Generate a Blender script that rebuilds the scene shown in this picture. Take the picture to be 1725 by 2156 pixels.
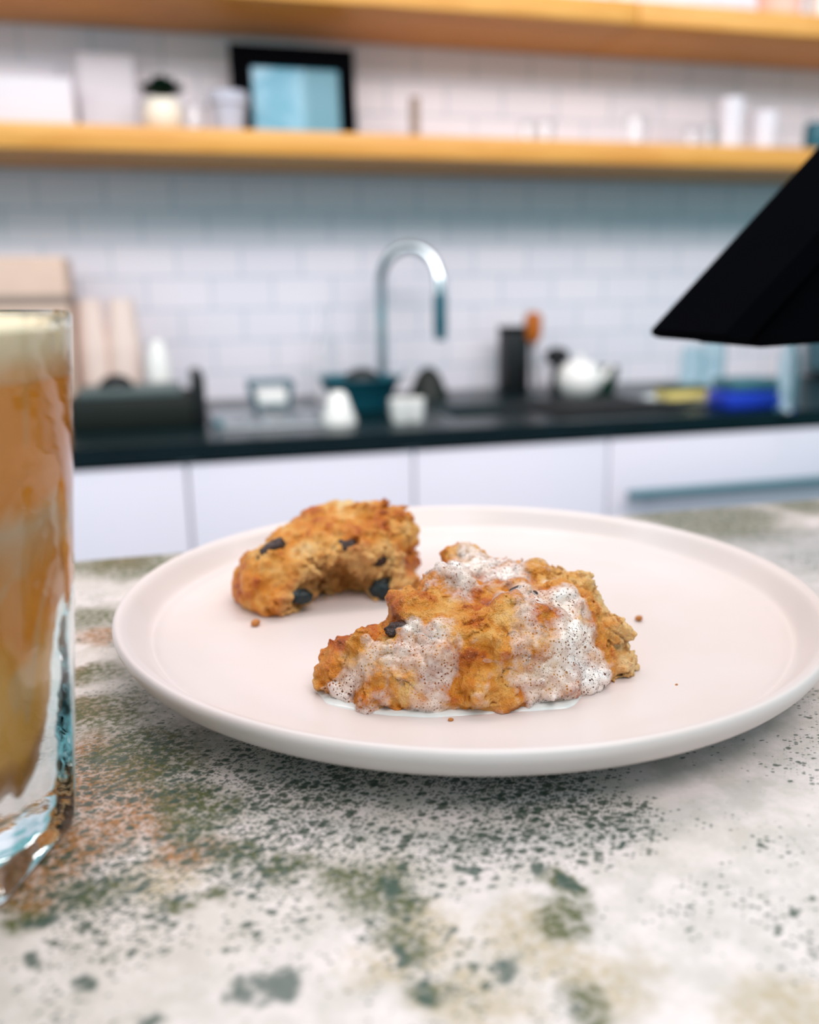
import bpy, bmesh, math, random
import numpy as np
from mathutils import Vector, Matrix
S = bpy.context.scene; C = S.collection
for o in list(bpy.data.objects): bpy.data.objects.remove(o)
random.seed(4)
PI = math.pi
# ------------------------------------------------------------ camera
FPX = 1850.0
yaw, pitch, roll = math.radians(14.9), math.radians(-13.81), math.radians(-0.8)
CAM = np.array([0, 0, 1.13])
fw = np.array([math.sin(yaw)*math.cos(pitch), math.cos(yaw)*math.cos(pitch), math.sin(pitch)])
r0 = np.array([math.cos(yaw), -math.sin(yaw), 0.]); u0 = np.cross(r0, fw)
Rv = r0*math.cos(roll)+u0*math.sin(roll); Uv = -r0*math.sin(roll)+u0*math.cos(roll)
cd = bpy.data.cameras.new('camera'); cam = bpy.data.objects.new('camera', cd); C.objects.link(cam)
cd.sensor_fit = 'HORIZONTAL'; cd.sensor_width = 36; cd.lens = 36*FPX/1725
cd.clip_start = .01; cd.clip_end = 50
cam.matrix_world = Matrix(((Rv[0], Uv[0], -fw[0], CAM[0]), (Rv[1], Uv[1], -fw[1], CAM[1]), (Rv[2], Uv[2], -fw[2], CAM[2]), (0, 0, 0, 1)))
cd.dof.use_dof = True; cd.dof.focus_distance = .268; cd.dof.aperture_fstop = cd.lens/5.2
S.camera = cam
S.view_settings.view_transform = 'Standard'; S.view_settings.look = 'None'
S.view_settings.exposure = 0.0; S.view_settings.gamma = 1
# ------------------------------------------------------------ light
w = bpy.data.worlds.new('daylight'); S.world = w; w.use_nodes = True
bg = w.node_tree.nodes['Background']; bg.inputs[0].default_value = (.21, .61, .70, 1); bg.inputs[1].default_value = .80
def area(name, loc, look, sx, sy, power, col):
    d = bpy.data.lights.new(name, 'AREA'); d.shape = 'RECTANGLE'; d.size = sx; d.size_y = sy; d.energy = power; d.color = col
    o = bpy.data.objects.new(name, d); C.objects.link(o); o.location = loc
    o.rotation_euler = (Vector(look)-Vector(loc)).to_track_quat('-Z', 'Y').to_euler(); return o
area('skylight', (.5, 1.0, 3.0), (.3, .6, 0), 2.4, 1.2, 27, (1, .82, .79))
area('added_wall_light', (.7, .66, 2.05), (.8, 2.1, 1.05), 3.2, .30, 22, (1, .89, .88))  # added strip light, no visible fixture, brightens the tiled wall
area('window_light_left', (-2.4, -.3, 2.2), (.4, 1.2, 1.0), 1.8, 1.4, 22, (1, .89, .87))
area('added_fill_behind', (.4, -1.0, 3.5), (.3, .5, 1.0), 2.2, 1.2, 50, (1, .89, .88))  # added fill high behind the camera, lights scone fronts and plate lip
# ------------------------------------------------------------ helpers
def ray(x, y): return fw*FPX+Rv*(x-862.5)-Uv*(y-1078)
def on_z(x, y, z):
    d = ray(x, y); return CAM+d*((z-CAM[2])/d[2])
def on_y(x, y, Y):
    d = ray(x, y); return CAM+d*(Y/d[1])
def depth(p): return float((np.array(p)-CAM)@fw)
def lin(r, g, b):
    f = lambda c: c/12.92 if c <= .04045 else ((c+.055)/1.055)**2.4
    return (f(r/255), f(g/255), f(b/255), 1)
def tag(o, label=None, cat=None, group=None, kind=None):
    if label: o['label'] = label
    if cat: o['category'] = cat
    if group: o['group'] = group
    if kind: o['kind'] = kind
    return o
def empty(name, loc, label, cat, group=None, rz=0):
    o = bpy.data.objects.new(name, None); C.objects.link(o); o.location = loc; o.rotation_euler = (0, 0, rz)
    o.empty_display_size = .02
    return tag(o, label, cat, group)
class MB:
    def __init__(s): s.bm = bmesh.new()
    def box(s, x0, x1, y0, y1, z0, z1, bev=0, seg=2):
        r = bmesh.ops.create_cube(s.bm, size=1)
        for v in r['verts']:
            v.co = Vector(((x0+x1)/2+v.co.x*(x1-x0), (y0+y1)/2+v.co.y*(y1-y0), (z0+z1)/2+v.co.z*(z1-z0)))
        if bev:
            es = list({e for v in r['verts'] for e in v.link_edges})
            bmesh.ops.bevel(s.bm, geom=es, offset=bev, segments=seg, affect='EDGES', profile=.5)
        return s
    def lathe(s, prof, n=48, cx=0, cy=0, close=False):
        rings = []
        for r, z in prof:
            if r < 1e-6: rings.append([s.bm.verts.new((cx, cy, z))])
            else: rings.append([s.bm.verts.new((cx+r*math.cos(2*PI*i/n), cy+r*math.sin(2*PI*i/n), z)) for i in range(n)])
        for a, b in zip(rings, rings[1:]):
            for i in range(n):
                j = (i+1) % n
                if len(a) == 1 and len(b) == 1: continue
                if len(a) == 1: s.bm.faces.new((a[0], b[i], b[j]))
                elif len(b) == 1: s.bm.faces.new((a[i], a[j], b[0]))
                else: s.bm.faces.new((a[i], a[j], b[j], b[i]))
        if close:
            for R_ in (rings[0], rings[-1]):
                if len(R_) > 1: s.bm.faces.new(R_)
        bmesh.ops.recalc_face_normals(s.bm, faces=s.bm.faces)
        return s
    def tube(s, pts, rad, n=12):
        pts = [Vector(p) for p in pts]; rr = rad if isinstance(rad, (list, tuple)) else [rad]*len(pts)
        prev = None; up = None
        for k, p in enumerate(pts):
            t = (pts[min(k+1, len(pts)-1)]-pts[max(k-1, 0)]).normalized()
            if up is None: up = t.orthogonal().normalized()
            up = (up-t*up.dot(t)).normalized(); sd = t.cross(up)
            ring = [s.bm.verts.new(p+(up*math.cos(2*PI*i/n)+sd*math.sin(2*PI*i/n))*rr[k]) for i in range(n)]
            if prev:
                for i in range(n): s.bm.faces.new((prev[i], prev[(i+1) % n], ring[(i+1) % n], ring[i]))
            else: s.bm.faces.new(ring[::-1])
            prev = ring
        s.bm.faces.new(prev); return s
    def prism(s, poly, y0, y1, bev=0):       # polygon in XZ, extruded along Y
        a = [s.bm.verts.new((x, y0, z)) for x, z in poly]; b = [s.bm.verts.new((x, y1, z)) for x, z in poly]
        f = [s.bm.faces.new(a), s.bm.faces.new(b[::-1])]
        for i in range(len(a)):
            j = (i+1) % len(a); f.append(s.bm.faces.new((a[i], b[i], b[j], a[j])))
        bmesh.ops.recalc_face_normals(s.bm, faces=f)
        if bev: bmesh.ops.bevel(s.bm, geom=list({e for q in f for e in q.edges}), offset=bev, segments=2, affect='EDGES')
        return s
    def ball(s, c, r, sub=3, sc=(1, 1, 1)):
        q = bmesh.ops.create_icosphere(s.bm, subdivisions=sub, radius=r)
        for v in q['verts']: v.co = Vector((c[0]+v.co.x*sc[0], c[1]+v.co.y*sc[1], c[2]+v.co.z*sc[2]))
        return s
    def build(s, name, m, parent=None, smooth=True, rot=None, loc=None):
        me = bpy.data.meshes.new(name); s.bm.to_mesh(me); s.bm.free()
        if smooth:
            me.polygons.foreach_set('use_smooth', [True]*len(me.polygons))
            try: me.set_sharp_from_angle(angle=math.radians(38))
            except Exception: pass
        o = bpy.data.objects.new(name, me); C.objects.link(o)
        if m: me.materials.append(m)
        if parent: o.parent = parent
        if loc: o.location = loc
        if rot: o.rotation_euler = rot
        return o
class NT:
    def __init__(s, name):
        s.m = bpy.data.materials.new(name); s.m.use_nodes = True; s.t = s.m.node_tree; s.n = s.t.nodes
        s.b = s.n['Principled BSDF']; s.out = s.n['Material Output']
    def add(s, typ, ins=None, **kw):
        n = s.n.new(typ)
        for k, v in kw.items(): setattr(n, k, v)
        for k, v in (ins or {}).items():
            if isinstance(v, bpy.types.NodeSocket): s.t.links.new(v, n.inputs[k])
            else: n.inputs[k].default_value = v
        return n
    def link(s, a, b): s.t.links.new(a, b)
    def coord(s): return s.add('ShaderNodeTexCoord').outputs['Object']
    def noise(s, vec, scale, detail=3, rough=.55, dist=0):
        return s.add('ShaderNodeTexNoise', {'Vector': vec, 'Scale': scale, 'Detail': detail, 'Roughness': rough, 'Distortion': dist}).outputs[0]
    def rng(s, v, a, b, c=0, d=1, smooth=True):
        n = s.add('ShaderNodeMapRange', {0: v, 1: a, 2: b, 3: c, 4: d})
        if smooth: n.interpolation_type = 'SMOOTHSTEP'
        return n.outputs[0]
    def math(s, op, a, b=0., c=0.):
        return s.add('ShaderNodeMath', {0: a, 1: b, 2: c}, operation=op).outputs[0]
    def mix(s, f, a, b, mode='MIX'):
        n = s.add('ShaderNodeMix', data_type='RGBA', blend_type=mode)
        for i, v in ((0, f), (6, a), (7, b)):
            if isinstance(v, bpy.types.NodeSocket): s.t.links.new(v, n.inputs[i])
            else: n.inputs[i].default_value = v
        return n.outputs[2]
    def bump(s, h, strength, dist, normal=None):
        ins = {'Height': h, 'Strength': strength, 'Distance': dist}
        if normal is not None: ins['Normal'] = normal
        return s.add('ShaderNodeBump', ins).outputs[0]
    def set(s, **kw):
        for k, v in kw.items():
            k = k.replace('_', ' ')
            if isinstance(v, bpy.types.NodeSocket): s.t.links.new(v, s.b.inputs[k])
            else: s.b.inputs[k].default_value = v
        return s
def mat(name, col, rough=.5, metal=0., var=.06, scale=30, trans=0., coat=0., ior=1.45, bump=0.):
    t = NT(name); co = t.coord(); n = t.noise(co, scale, 3)
    c2 = tuple(min(1, c*(1-var*2.2)) for c in col[:3])+(1,)
    t.set(Base_Color=t.mix(n, col, c2), Roughness=rough, Metallic=metal, IOR=ior)
    t.b.inputs['Transmission Weight'].default_value = trans; t.b.inputs['Coat Weight'].default_value = coat
    if bump: t.set(Normal=t.bump(t.noise(co, scale*4, 3), .5, bump))
    return t.m
# ------------------------------------------------------------ materials
M = {}
def brick_wall():
    t = NT('white_subway_tile'); co = t.coord()
    sp = t.add('ShaderNodeSeparateXYZ', {0: co})
    cb = t.add('ShaderNodeCombineXYZ', {0: t.math('ADD', sp.outputs[0], TX), 1: t.math('ADD', sp.outputs[2], TZ)})
    br = t.add('ShaderNodeTexBrick', {'Vector': cb.outputs[0], 'Color1': lin(247, 240, 248), 'Color2': lin(241, 236, 246), 'Mortar': lin(206, 214, 227),
        'Scale': 1., 'Mortar Size': .0026, 'Mortar Smooth': .15, 'Brick Width': .1425, 'Row Height': .0727, 'Bias': 0.})
    br.offset = .5; br.offset_frequency = 2; br.squash = 1
    inv = t.math('SUBTRACT', 1., br.outputs['Fac'])
    t.set(Base_Color=br.outputs['Color'], Roughness=t.rng(inv, 0, 1, .8, .28), Normal=t.bump(inv, .6, .0015))
    return t.m
# row joint passes z of pixel (450,514) ; vertical joint of the row below at pixel (440,550)
pz = on_y(450, 514, 2.14); px_ = on_y(440, 550, 2.14)
def oak(name, a, b):
    t = NT(name); co = t.coord(); mp = t.add('ShaderNodeMapping', {'Vector': co, 'Scale': (1.5, 22, 22)}).outputs[0]
    n = t.noise(mp, 3.0, 5, .6, .8); n2 = t.noise(co, 2.2, 2)
    c = t.mix(t.rng(n, .35, .7), a, b); c = t.mix(t.rng(n2, .3, .75, 0, .35), c, lin(200, 120, 50))
    t.set(Base_Color=c, Roughness=.45, Normal=t.bump(n, .15, .001)); return t.m
M['oak'] = oak('oiled_oak_shelf', lin(222, 164, 80), lin(202, 140, 50))
M['cab'] = mat('white_cabinet_paint', lin(228, 222, 233), .35, var=.01, scale=3)
M['steel'] = mat('brushed_steel', lin(170, 176, 180), .28, 1., scale=60)
M['chrome'] = mat('polished_chrome', lin(200, 210, 215), .08, 1., scale=10, var=.01)
M['black'] = mat('black_plastic', lin(10, 13, 16), .5, var=.1)
M['blackgloss'] = mat('black_satin_housing', lin(9, 9, 12), .8, var=.1); M['blackgloss'].node_tree.nodes['Principled BSDF'].inputs['Specular IOR Level'].default_value = .0
M['worktop'] = mat('dark_stone_worktop', lin(9, 32, 37), .3, var=.25, scale=14); M['worktop'].node_tree.nodes['Principled BSDF'].inputs['Specular IOR Level'].default_value = .25
M['teal'] = mat('dark_teal_plastic', lin(20, 92, 108), .35)
M['darkgreen'] = mat('dark_green_leaf', lin(16, 62, 44), .5, var=.2, scale=80)
M['leaf'] = mat('fresh_green_leaf', lin(110, 150, 50), .5, var=.2, scale=80)
M['darkwood'] = mat('dark_crate', lin(14, 24, 16), .6, var=.2); M['crateLid'] = mat('grey_crate_lid', lin(84, 96, 96), .5)
M['white'] = mat('white_ceramic', lin(244, 240, 236), .25, var=.01)
M['cream'] = mat('cream_ceramic', lin(232, 222, 206), .35, var=.02)
M['greyc'] = mat('grey_ceramic', lin(182, 184, 200), .4, var=.03)
M['pink'] = mat('pink_clay', lin(236, 188, 172), .6, var=.05)
M['kraft'] = mat('kraft_paper', lin(220, 190, 172), .8, var=.06, bump=.0003)
M['kraftband'] = mat('grey_band', lin(160, 140, 128), .8, var=.1)
M['paper'] = mat('pale_paper_cup', lin(236, 214, 204), .7, var=.02)
M['whitecard'] = mat('white_card', lin(222, 219, 228), .6, var=.01)
M['orange'] = mat('orange_wood_handle', lin(206, 112, 30), .45, var=.15)
M['yellow'] = mat('yellow_sponge', lin(222, 200, 120), .9, var=.1, bump=.001)
M['blue'] = mat('blue_plastic', lin(30, 62, 190), .35)
M['palecloth'] = mat('pale_cloth', lin(214, 220, 222), .9, var=.05)
M['greyblue'] = mat('grey_blue_metal', lin(70, 120, 132), .4, .3)
def glass(name, col=(1, 1, 1, 1), rough=0.02, ior=1.45, vec=None):
    t = NT(name); co = t.coord(); n = t.noise(co, 8, 2)
    t.set(Base_Color=t.mix(n, col, tuple(c*.98 for c in col[:3])+(1,)), Roughness=rough, IOR=ior)
    t.b.inputs['Transmission Weight'].default_value = 1.
    return t.m
M['glass'] = glass('clear_glass'); M['glasst'] = glass('pale_blue_glass', (.80, .93, .96, 1))
TX = TZ = 0
# ------------------------------------------------------------ room shell
DW = 2.14
rowz = pz[2]; jx = px_[0]
TZ = -(rowz % .0727)+.0727*20; k0 = round((rowz+TZ)/.0727)-1      # row index just under the joint
TX = (.1425*40-jx % .1425) + (0 if k0 % 2 == 0 else .07125)
ob = MB().box(-3.2, 5.2, DW, DW+.12, 0, 3.1).build('wall_back', brick_wall(), smooth=False); tag(ob, kind='structure', label='white subway tile wall behind the worktop')
fl = NT('grey_floor'); fl.set(Base_Color=fl.mix(fl.noise(fl.coord(), 2, 4), lin(140, 138, 136), lin(120, 118, 116)), Roughness=.5)
tag(MB().box(-3.2, 5.2, -3, DW, -.1, 0).build('floor', fl.m, smooth=False), kind='structure')
# ------------------------------------------------------------ near bar top (speckled concrete)
def bar_top_material():
    t = NT('speckled_stained_concrete'); co = t.coord()
    # broad stains : noise-warped blobs in the slab's own coordinates
    wv = t.add('ShaderNodeTexNoise', {'Vector': co, 'Scale': 38., 'Detail': 4., 'Roughness': .65}).outputs['Color']
    ws = t.add('ShaderNodeVectorMath', {0: wv, 1: (.5, .5, .5)}, operation='SUBTRACT').outputs[0]
    ws = t.add('ShaderNodeVectorMath', {0: ws, 'Scale': .032}, operation='SCALE').outputs[0]
    wc = t.add('ShaderNodeVectorMath', {0: co, 1: ws}, operation='ADD').outputs[0]
    def blobs(lst):
        acc = None
        for px, py, rad in lst:
            p = on_z(px, py, 1.0)
            v = t.add('ShaderNodeVectorMath', {0: wc, 1: (p[0], p[1], 1.0)}, operation='SUBTRACT').outputs[0]
            v = t.add('ShaderNodeVectorMath', {0: v, 1: (1, 1, 0)}, operation='MULTIPLY').outputs[0]
            l = t.add('ShaderNodeVectorMath', {0: v}, operation='LENGTH').outputs['Value']
            q = t.rng(l, rad*.35, rad*1.15, 1, 0)
            acc = q if acc is None else t.math('MAXIMUM', acc, q)
        return acc
    brown = blobs([(180, 1580, .016), (230, 1640, .014), (300, 1690, .014), (390, 1790, .010), (120, 1790, .016), (330, 1740, .010), (60, 1850, .014),
                   (180, 1500, .012), (260, 1180, .02), (210, 1340, .012), (170, 1660, .016), (240, 1740, .014), (300, 1620, .012), (160, 1420, .010)])
    beige = blobs([(1280, 2080, .012), (1000, 2110, .014), (800, 2040, .009), (1650, 2120, .014), (900, 1960, .010), (1100, 1960, .012), (330, 1850, .012), (1180, 2020, .010)])
    olive = blobs([(330, 1600, .020), (240, 1500, .018), (380, 1680, .014), (200, 1420, .012), (480, 1800, .009), (600, 1825, .009), (720, 1855, .010), (800, 1880, .012),
                   (860, 1920, .007), (1180, 1850, .007), (1160, 1930, .009), (200, 1300, .02), (300, 1190, .03), (1500, 1100, .05), (1400, 1080, .03),
                   (300, 1560, .02), (420, 1720, .014), (260, 1580, .014), (230, 1500, .02), (840, 1990, .006), (200, 1860, .008), (30, 1930, .010), (920, 2090, .007), (1240, 2130, .008), (200, 1188, .025), (330, 1180, .025), (420, 1150, .02), (1400, 1082, .03), (1550, 1085, .035), (1690, 1065, .03), (480, 1880, .006), (390, 1910, .006)])
    n1 = t.noise(co, 90, 5, .6); n2 = t.noise(co, 420, 4, .6); n3 = t.noise(co, 16, 3)
    base = t.mix(t.rng(n1, .35, .7), lin(230, 214, 211), lin(208, 194, 189))
    base = t.mix(t.rng(n3, .45, .7, 0, .35), base, lin(196, 182, 168))
    base = t.mix(t.math('MULTIPLY', t.rng(t.math('ADD', n2, n1), .75, 1.15), .25), base, lin(180, 175, 160))
    fine = t.rng(n2, .38, .6)
    base = t.mix(t.math('MULTIPLY', beige, t.math('MULTIPLY_ADD', fine, .35, .3)), base, lin(176, 152, 108))
    c = t.mix(t.math('MULTIPLY', brown, t.math('MULTIPLY_ADD', fine, .45, .52)), base, lin(150, 98, 42))
    c = t.mix(t.math('MULTIPLY', olive, t.math('MULTIPLY_ADD', fine, .5, .48)), c, lin(74, 80, 30))
    # pits and speckles : voronoi cells with their own radius
    sm = t.add('ShaderNodeVectorMath', {0: co, 1: t.add('ShaderNodeVectorMath', {0: ws, 'Scale': .02}, operation='SCALE').outputs[0]}, operation='ADD').outputs[0]
    speck_shade = blobs([(600, 1720, .040), (430, 1680, .040), (800, 1760, .034), (1020, 1700, .034), (1240, 1720, .022), (280, 1640, .030), (140, 1800, .028), (700, 1640, .05), (1000, 1600, .05), (250, 1940, .018)])  # real speckles, packed denser under the plate to deepen its shade in colour
    dens = t.math('ADD', t.math('MULTIPLY', t.rng(t.noise(co, 30, 4, .6), .36, .70), .75), t.math('MULTIPLY_ADD', speck_shade, .75, -.26))
    def speck(scale, thr_lo, thr_hi, seedoff, size=.42):
        mp = t.add('ShaderNodeMapping', {'Vector': sm, 'Location': (seedoff, seedoff*.7, 0), 'Rotation': (0, 0, .5), 'Scale': (1., 1.35, 0.)}).outputs[0]
        wn = t.add('ShaderNodeTexNoise', {'Vector': mp, 'Scale': scale*1.6, 'Detail': 3.}).outputs['Color']
        wn = t.add('ShaderNodeVectorMath', {0: wn, 'Scale': .55/scale}, operation='SCALE').outputs[0]
        mp = t.add('ShaderNodeVectorMath', {0: mp, 1: wn}, operation='ADD').outputs[0]
        v = t.add('ShaderNodeTexVoronoi', {'Vector': mp, 'Scale': float(scale)}, voronoi_dimensions='2D')
        rnd = t.add('ShaderNodeSeparateColor', {0: v.outputs['Color']}).outputs[0]
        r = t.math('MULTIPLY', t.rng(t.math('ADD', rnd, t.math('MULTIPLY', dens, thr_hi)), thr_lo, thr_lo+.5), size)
        return t.rng(t.math('SUBTRACT', v.outputs['Distance'], r), -.20, .03, 1, 0)
    s1 = speck(260, .74, .52, .3, .45); s2 = speck(560, .66, .62, 1.7, .5); s3 = speck(95, .90, .22, 4.1, .38); s4 = speck(1100, .72, .55, 2.9, .5)
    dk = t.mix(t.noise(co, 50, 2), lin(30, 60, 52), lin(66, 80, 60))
    c = t.mix(t.math('MULTIPLY', s4, t.math('MULTIPLY_ADD', speck_shade, .45, .4)), c, dk)
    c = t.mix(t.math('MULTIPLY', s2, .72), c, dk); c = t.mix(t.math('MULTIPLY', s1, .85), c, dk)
    c = t.mix(t.math('MULTIPLY', s3, .8), c, lin(50, 74, 62))
    pits = blobs([(610, 2040, .0050), (540, 2065, .0045), (100, 1925, .0055), (50, 1940, .004), (1130, 1820, .0035), (1190, 1850, .0035), (920, 2100, .0032), (900, 2060, .003), (1065, 2030, .0030), (810, 2010, .0028), (170, 2075, .0030), (270, 1880, .0035),
                  (400, 1890, .003), (75, 2045, .003), (1350, 1775, .002), (820, 1870, .0035), (1000, 1830, .002), (345, 2130, .003)])
    c = t.mix(t.math('MULTIPLY', pits, .85), c, lin(46, 72, 62))
    hgt = t.math('SUBTRACT', 1., t.math('MAXIMUM', s1, t.math('MAXIMUM', s2, s3)))
    t.set(Base_Color=c, Roughness=t.rng(n2, .3, .7, .28, .5), Normal=t.bump(t.math('ADD', hgt, t.math('MULTIPLY', n2, .6)), .35, .0003))
    return t.m
bt = empty('breakfast_bar', (.2, .12, 0), 'speckled stained concrete bar counter under the plate and glass', 'counter')
MB().box(-1.0, 1.6, -.38, .345, .955, 1.0, .003, 2).build('countertop', None, bt)
ct = bt.children[0]; ct.data.materials.append(None)
ct.location = (-.2, -.12, 0)   # keep mesh in world-aligned coordinates
for v in ct.data.vertices: v.co.y += .12
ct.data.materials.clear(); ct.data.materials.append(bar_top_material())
MB().box(-1.15, 1.35, -.33, .28, 0, .955).build('base_panel', M['cab'], bt, smooth=False)
# ------------------------------------------------------------ worktop run below the wall
ZC = .897
cabs_x = [on_y(x, 1010, 1.52)[0] for x in (395, 868, 1272)]
dwid = cabs_x[1]-cabs_x[0]
edges = [cabs_x[0]-2*dwid, cabs_x[0]-dwid]+cabs_x+[cabs_x[2]+.62, cabs_x[2]+1.24, cabs_x[2]+1.9]
labels = ['white handleless base cabinet hidden mostly behind the coffee glass', 'white flat cabinet door between coffee glass and the first gap', 'white flat cabinet directly below the sink and behind the bitten scone',
          'white flat cabinet below the black canister, left of the handled drawer', 'white drawer front with long steel bar handle, right of the plate', 'white drawer unit at the far right edge, dark handle end showing', 'white drawer unit beyond the right edge']
for i in range(6):
    a, b = edges[i], edges[i+1]
    e = empty('base_cabinet', ((a+b)/2, 1.825, 0), labels[i], 'cabinet', 'white base cabinets under the worktop'); L = (b-a)/2
    MB().box(-L+.0005, -L+.018, -.30, .31, .09, .862).box(L-.018, L-.0005, -.30, .31, .09, .862).box(-L+.018, L-.018, -.30, .31, .09, .108).box(-L+.018, L-.018, .29, .31, .108, .862).build('body', M['cab'], e, smooth=False)
    if i < 4:
        MB().box(-L+.0022, L-.0022, -.321, -.301, .1, .858, .0015).build('door', M['cab'], e)
    else:
        for z0, z1 in ((.60, .858), (.352, .596), (.1, .348)):
            d = MB().box(-L+.0022, L-.0022, -.321, -.301, z0, z1, .0015).build('drawer', M['cab'], e)
            if z0 == .60:
                h = MB().tube([(-L+.035 if i == 4 else -L+.015, -.342, .752), (L-.03, -.342, .752)], .009 if i == 4 else .014, 10)
                for sx in (-L+.09, L-.09): h.tube([(sx, -.32, .752), (sx, -.342, .752)], .005, 8)
                h.build('handle', M['teal'] if i == 5 else M['greyblue'], d)
wt = empty('worktop', (1, 1.82, ZC), 'dark stone worktop running along the tiled wall', 'worktop')
# slab with a cut-out for the sink
sx0, sx1, sy0, sy1 = .52, .70, 1.62, 1.84
b = MB()
b.box(-2.065, sx0-1+0, -.32, .32, -.032, 0).box(sx1-1, 3.4, -.32, .32, -.032, 0)
b.box(sx0-1, sx1-1, -.32, sy0-1.82, -.032, 0).box(sx0-1, sx1-1, sy1-1.82, .32, -.032, 0)
b.build('slab', M['worktop'], wt, smooth=False)
sk = empty('kitchen_sink', ((sx0+sx1)/2, (sy0+sy1)/2, ZC), 'steel sink basin set into the dark worktop under the tap', 'sink')
b = MB(); w2, d2 = (sx1-sx0)/2-.0015, (sy1-sy0)/2-.0015
b.box(-w2, w2, -d2, d2, -.18, -.176).box(-w2, -w2+.004, -d2, d2, -.18, -.001).box(w2-.004, w2, -d2, d2, -.18, -.001).box(-w2, w2, -d2, -d2+.004, -.18, -.001).box(-w2, w2, d2-.004, d2, -.18, -.001)
b.build('basin', M['steel'], sk, smooth=False)
MB().lathe([(0, -.1755), (.03, -.1755), (.035, -.174), (.04, -.1755)], 32).build('drain', M['chrome'], sk)
# ------------------------------------------------------------ shelves
def shelf(x0, x1, z0, z1, label):
    return tag(MB().box(x0, x1, 1.87, 2.14, z0, z1, .003).build('wall_shelf', M['oak']), label, 'shelf', 'oak shelves on the tiled wall')
ZS1 = 1.406+.046
shelf(-2.065, 3.6, 1.406, ZS1, 'long oak shelf carrying the black picture frame')
seam = on_y(1345, 30, 1.87)[0]
ZS2 = 1.687+.046
shelf(-2.065, seam-.0015, 1.687, ZS2, 'upper oak shelf, long board left of the seam')
shelf(seam+.0015, 3.6, 1.687, ZS2, 'upper oak shelf, board right of the seam under the pink pot')
# ------------------------------------------------------------ things on the shelves
def vessel(name, x, y, z, prof, m, label, cat, group=None, n=32):
    e = tag(MB().lathe(prof, n).build(name, m, loc=(x, y, z)), label, cat, group); return e
def cup_prof(r0_, r1, h, th=.003, bottom=.004):
    return [(0, 0), (r0_*.95, 0), (r0_, .001), (r1, h-.001), (r1-th*.5, h), (r1-th, h-.001), (r0_-th, bottom), (0, bottom)]
def jar_prof(r, h, th=.0025):
    return [(0, 0), (r*.95, 0), (r, .003), (r, h*.8), (r*.9, h*.9), (r*.9, h), (r*.9-th, h), (r*.9-th, h*.9), (r-th, h*.79), (r-th, .006), (0, .006)]
YS = 2.005
X = lambda px, py, Y=YS: float(on_y(px, py, Y)[0])
# white card panel + white boxes at the far left
tag(MB().box(-.056, .056, -.006, .006, 0, .175, .001).build('white_board', M['whitecard'], loc=(X(222, 180), 2.065, ZS1), rot=(math.radians(-8), 0, 0)), 'blank white board leaning on the tiles left of the plant pot', 'board')
tag(MB().box(-.09, .09, -.05, .05, 0, .105, .004).build('storage_box', M['whitecard'], loc=(X(50, 180), 2.045, ZS1)), 'low white box at the left end of the shelf', 'box')
# plant in cream pot
def leaf_plant(e, m, z, n, ln, seed, name='foliage'):
    rd = random.Random(seed); b = MB()
    for i in range(n):
        a = rd.uniform(0, 2*PI); t_ = rd.uniform(.3, 1.0); L = ln*rd.uniform(.6, 1.1); wd = L*.28
        d = Vector((math.cos(a)*t_, math.sin(a)*t_, 1-.55*t_)).normalized(); sd = d.cross(Vector((0, 0, 1))).normalized()
        up = sd.cross(d)
        pts = [(0, .1), (.35, 1), (.7, .8), (1, 0.05)]
        L1 = [Vector((0, 0, z))+d*(L*u)+sd*(wd*v)-Vector((0, 0, L*.25*u*u)) for u, v in pts]
        L2 = [Vector((0, 0, z))+d*(L*u)-sd*(wd*v)-Vector((0, 0, L*.25*u*u)) for u, v in pts]
        th = up*.0006
        for q in range(3):
            for s_ in (1, -1):
                vs = [b.bm.verts.new(p+th*s_) for p in (L1[q], L1[q+1], L2[q+1], L2[q])]
                b.bm.faces.new(vs if s_ > 0 else vs[::-1])
    return b.build(name, m, e)
pp = empty('potted_plant', (X(342, 230), 1.97, ZS1), 'dark leafed plant in a round cream pot on the lower shelf', 'potted plant')
MB().lathe([(0, 0), (.022, 0), (.034, .012), (.040, .032), (.037, .055), (.030, .066), (.027, .066), (.03, .056), (0, .054)], 32).build('pot', M['cream'], pp)
leaf_plant(pp, M['darkgreen'], .070, 130, .055, 3)
vessel('glass_jar', X(408, 230), 1.99, ZS1, jar_prof(.02, .06), M['glass'], 'small clear jar between the cream pot and the grey pot', 'jar')
gp = empty('potted_sprout', (X(478, 230), 1.97, ZS1), 'small green sprout in a pale grey pot left of the picture frame', 'potted plant')
MB().lathe([(0, 0), (.028, 0), (.036, .06), (.041, .062), (.041, .083), (.037, .083), (.035, .065), (0, .065)], 32).build('pot', M['greyc'], gp)
leaf_plant(gp, M['leaf'], .06, 12, .045, 8)
# picture frame
fx0, fx1 = X(487, 150), X(749, 180)
fc = (fx0+fx1)/2; fwid = (fx1-fx0)/2; FH = .192
pf = empty('picture_frame', (fc, 2.012, ZS1), 'black picture frame with turquoise picture leaning against the tiles', 'picture frame'); pf.rotation_euler = (math.radians(-6), 0, 0)
b = MB(); bw = .042
b.box(-fwid, fwid, -.012, .012, FH-bw, FH, .001).box(-fwid, fwid, -.012, .012, 0, .014, .001).box(-fwid, -fwid+bw, -.012, .012, .014, FH-bw, .001).box(fwid-bw*.8, fwid, -.012, .012, .014, FH-bw, .001)
b.build('frame', M['blackgloss'], pf)
t = NT('turquoise_seascape'); co = t.coord(); n = t.noise(co, 9, 4, .55, .6); sp = t.add('ShaderNodeSeparateXYZ', {0: co})
c = t.mix(t.rng(n, .4, .62), lin(30, 140, 170), lin(120, 176, 200))
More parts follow.
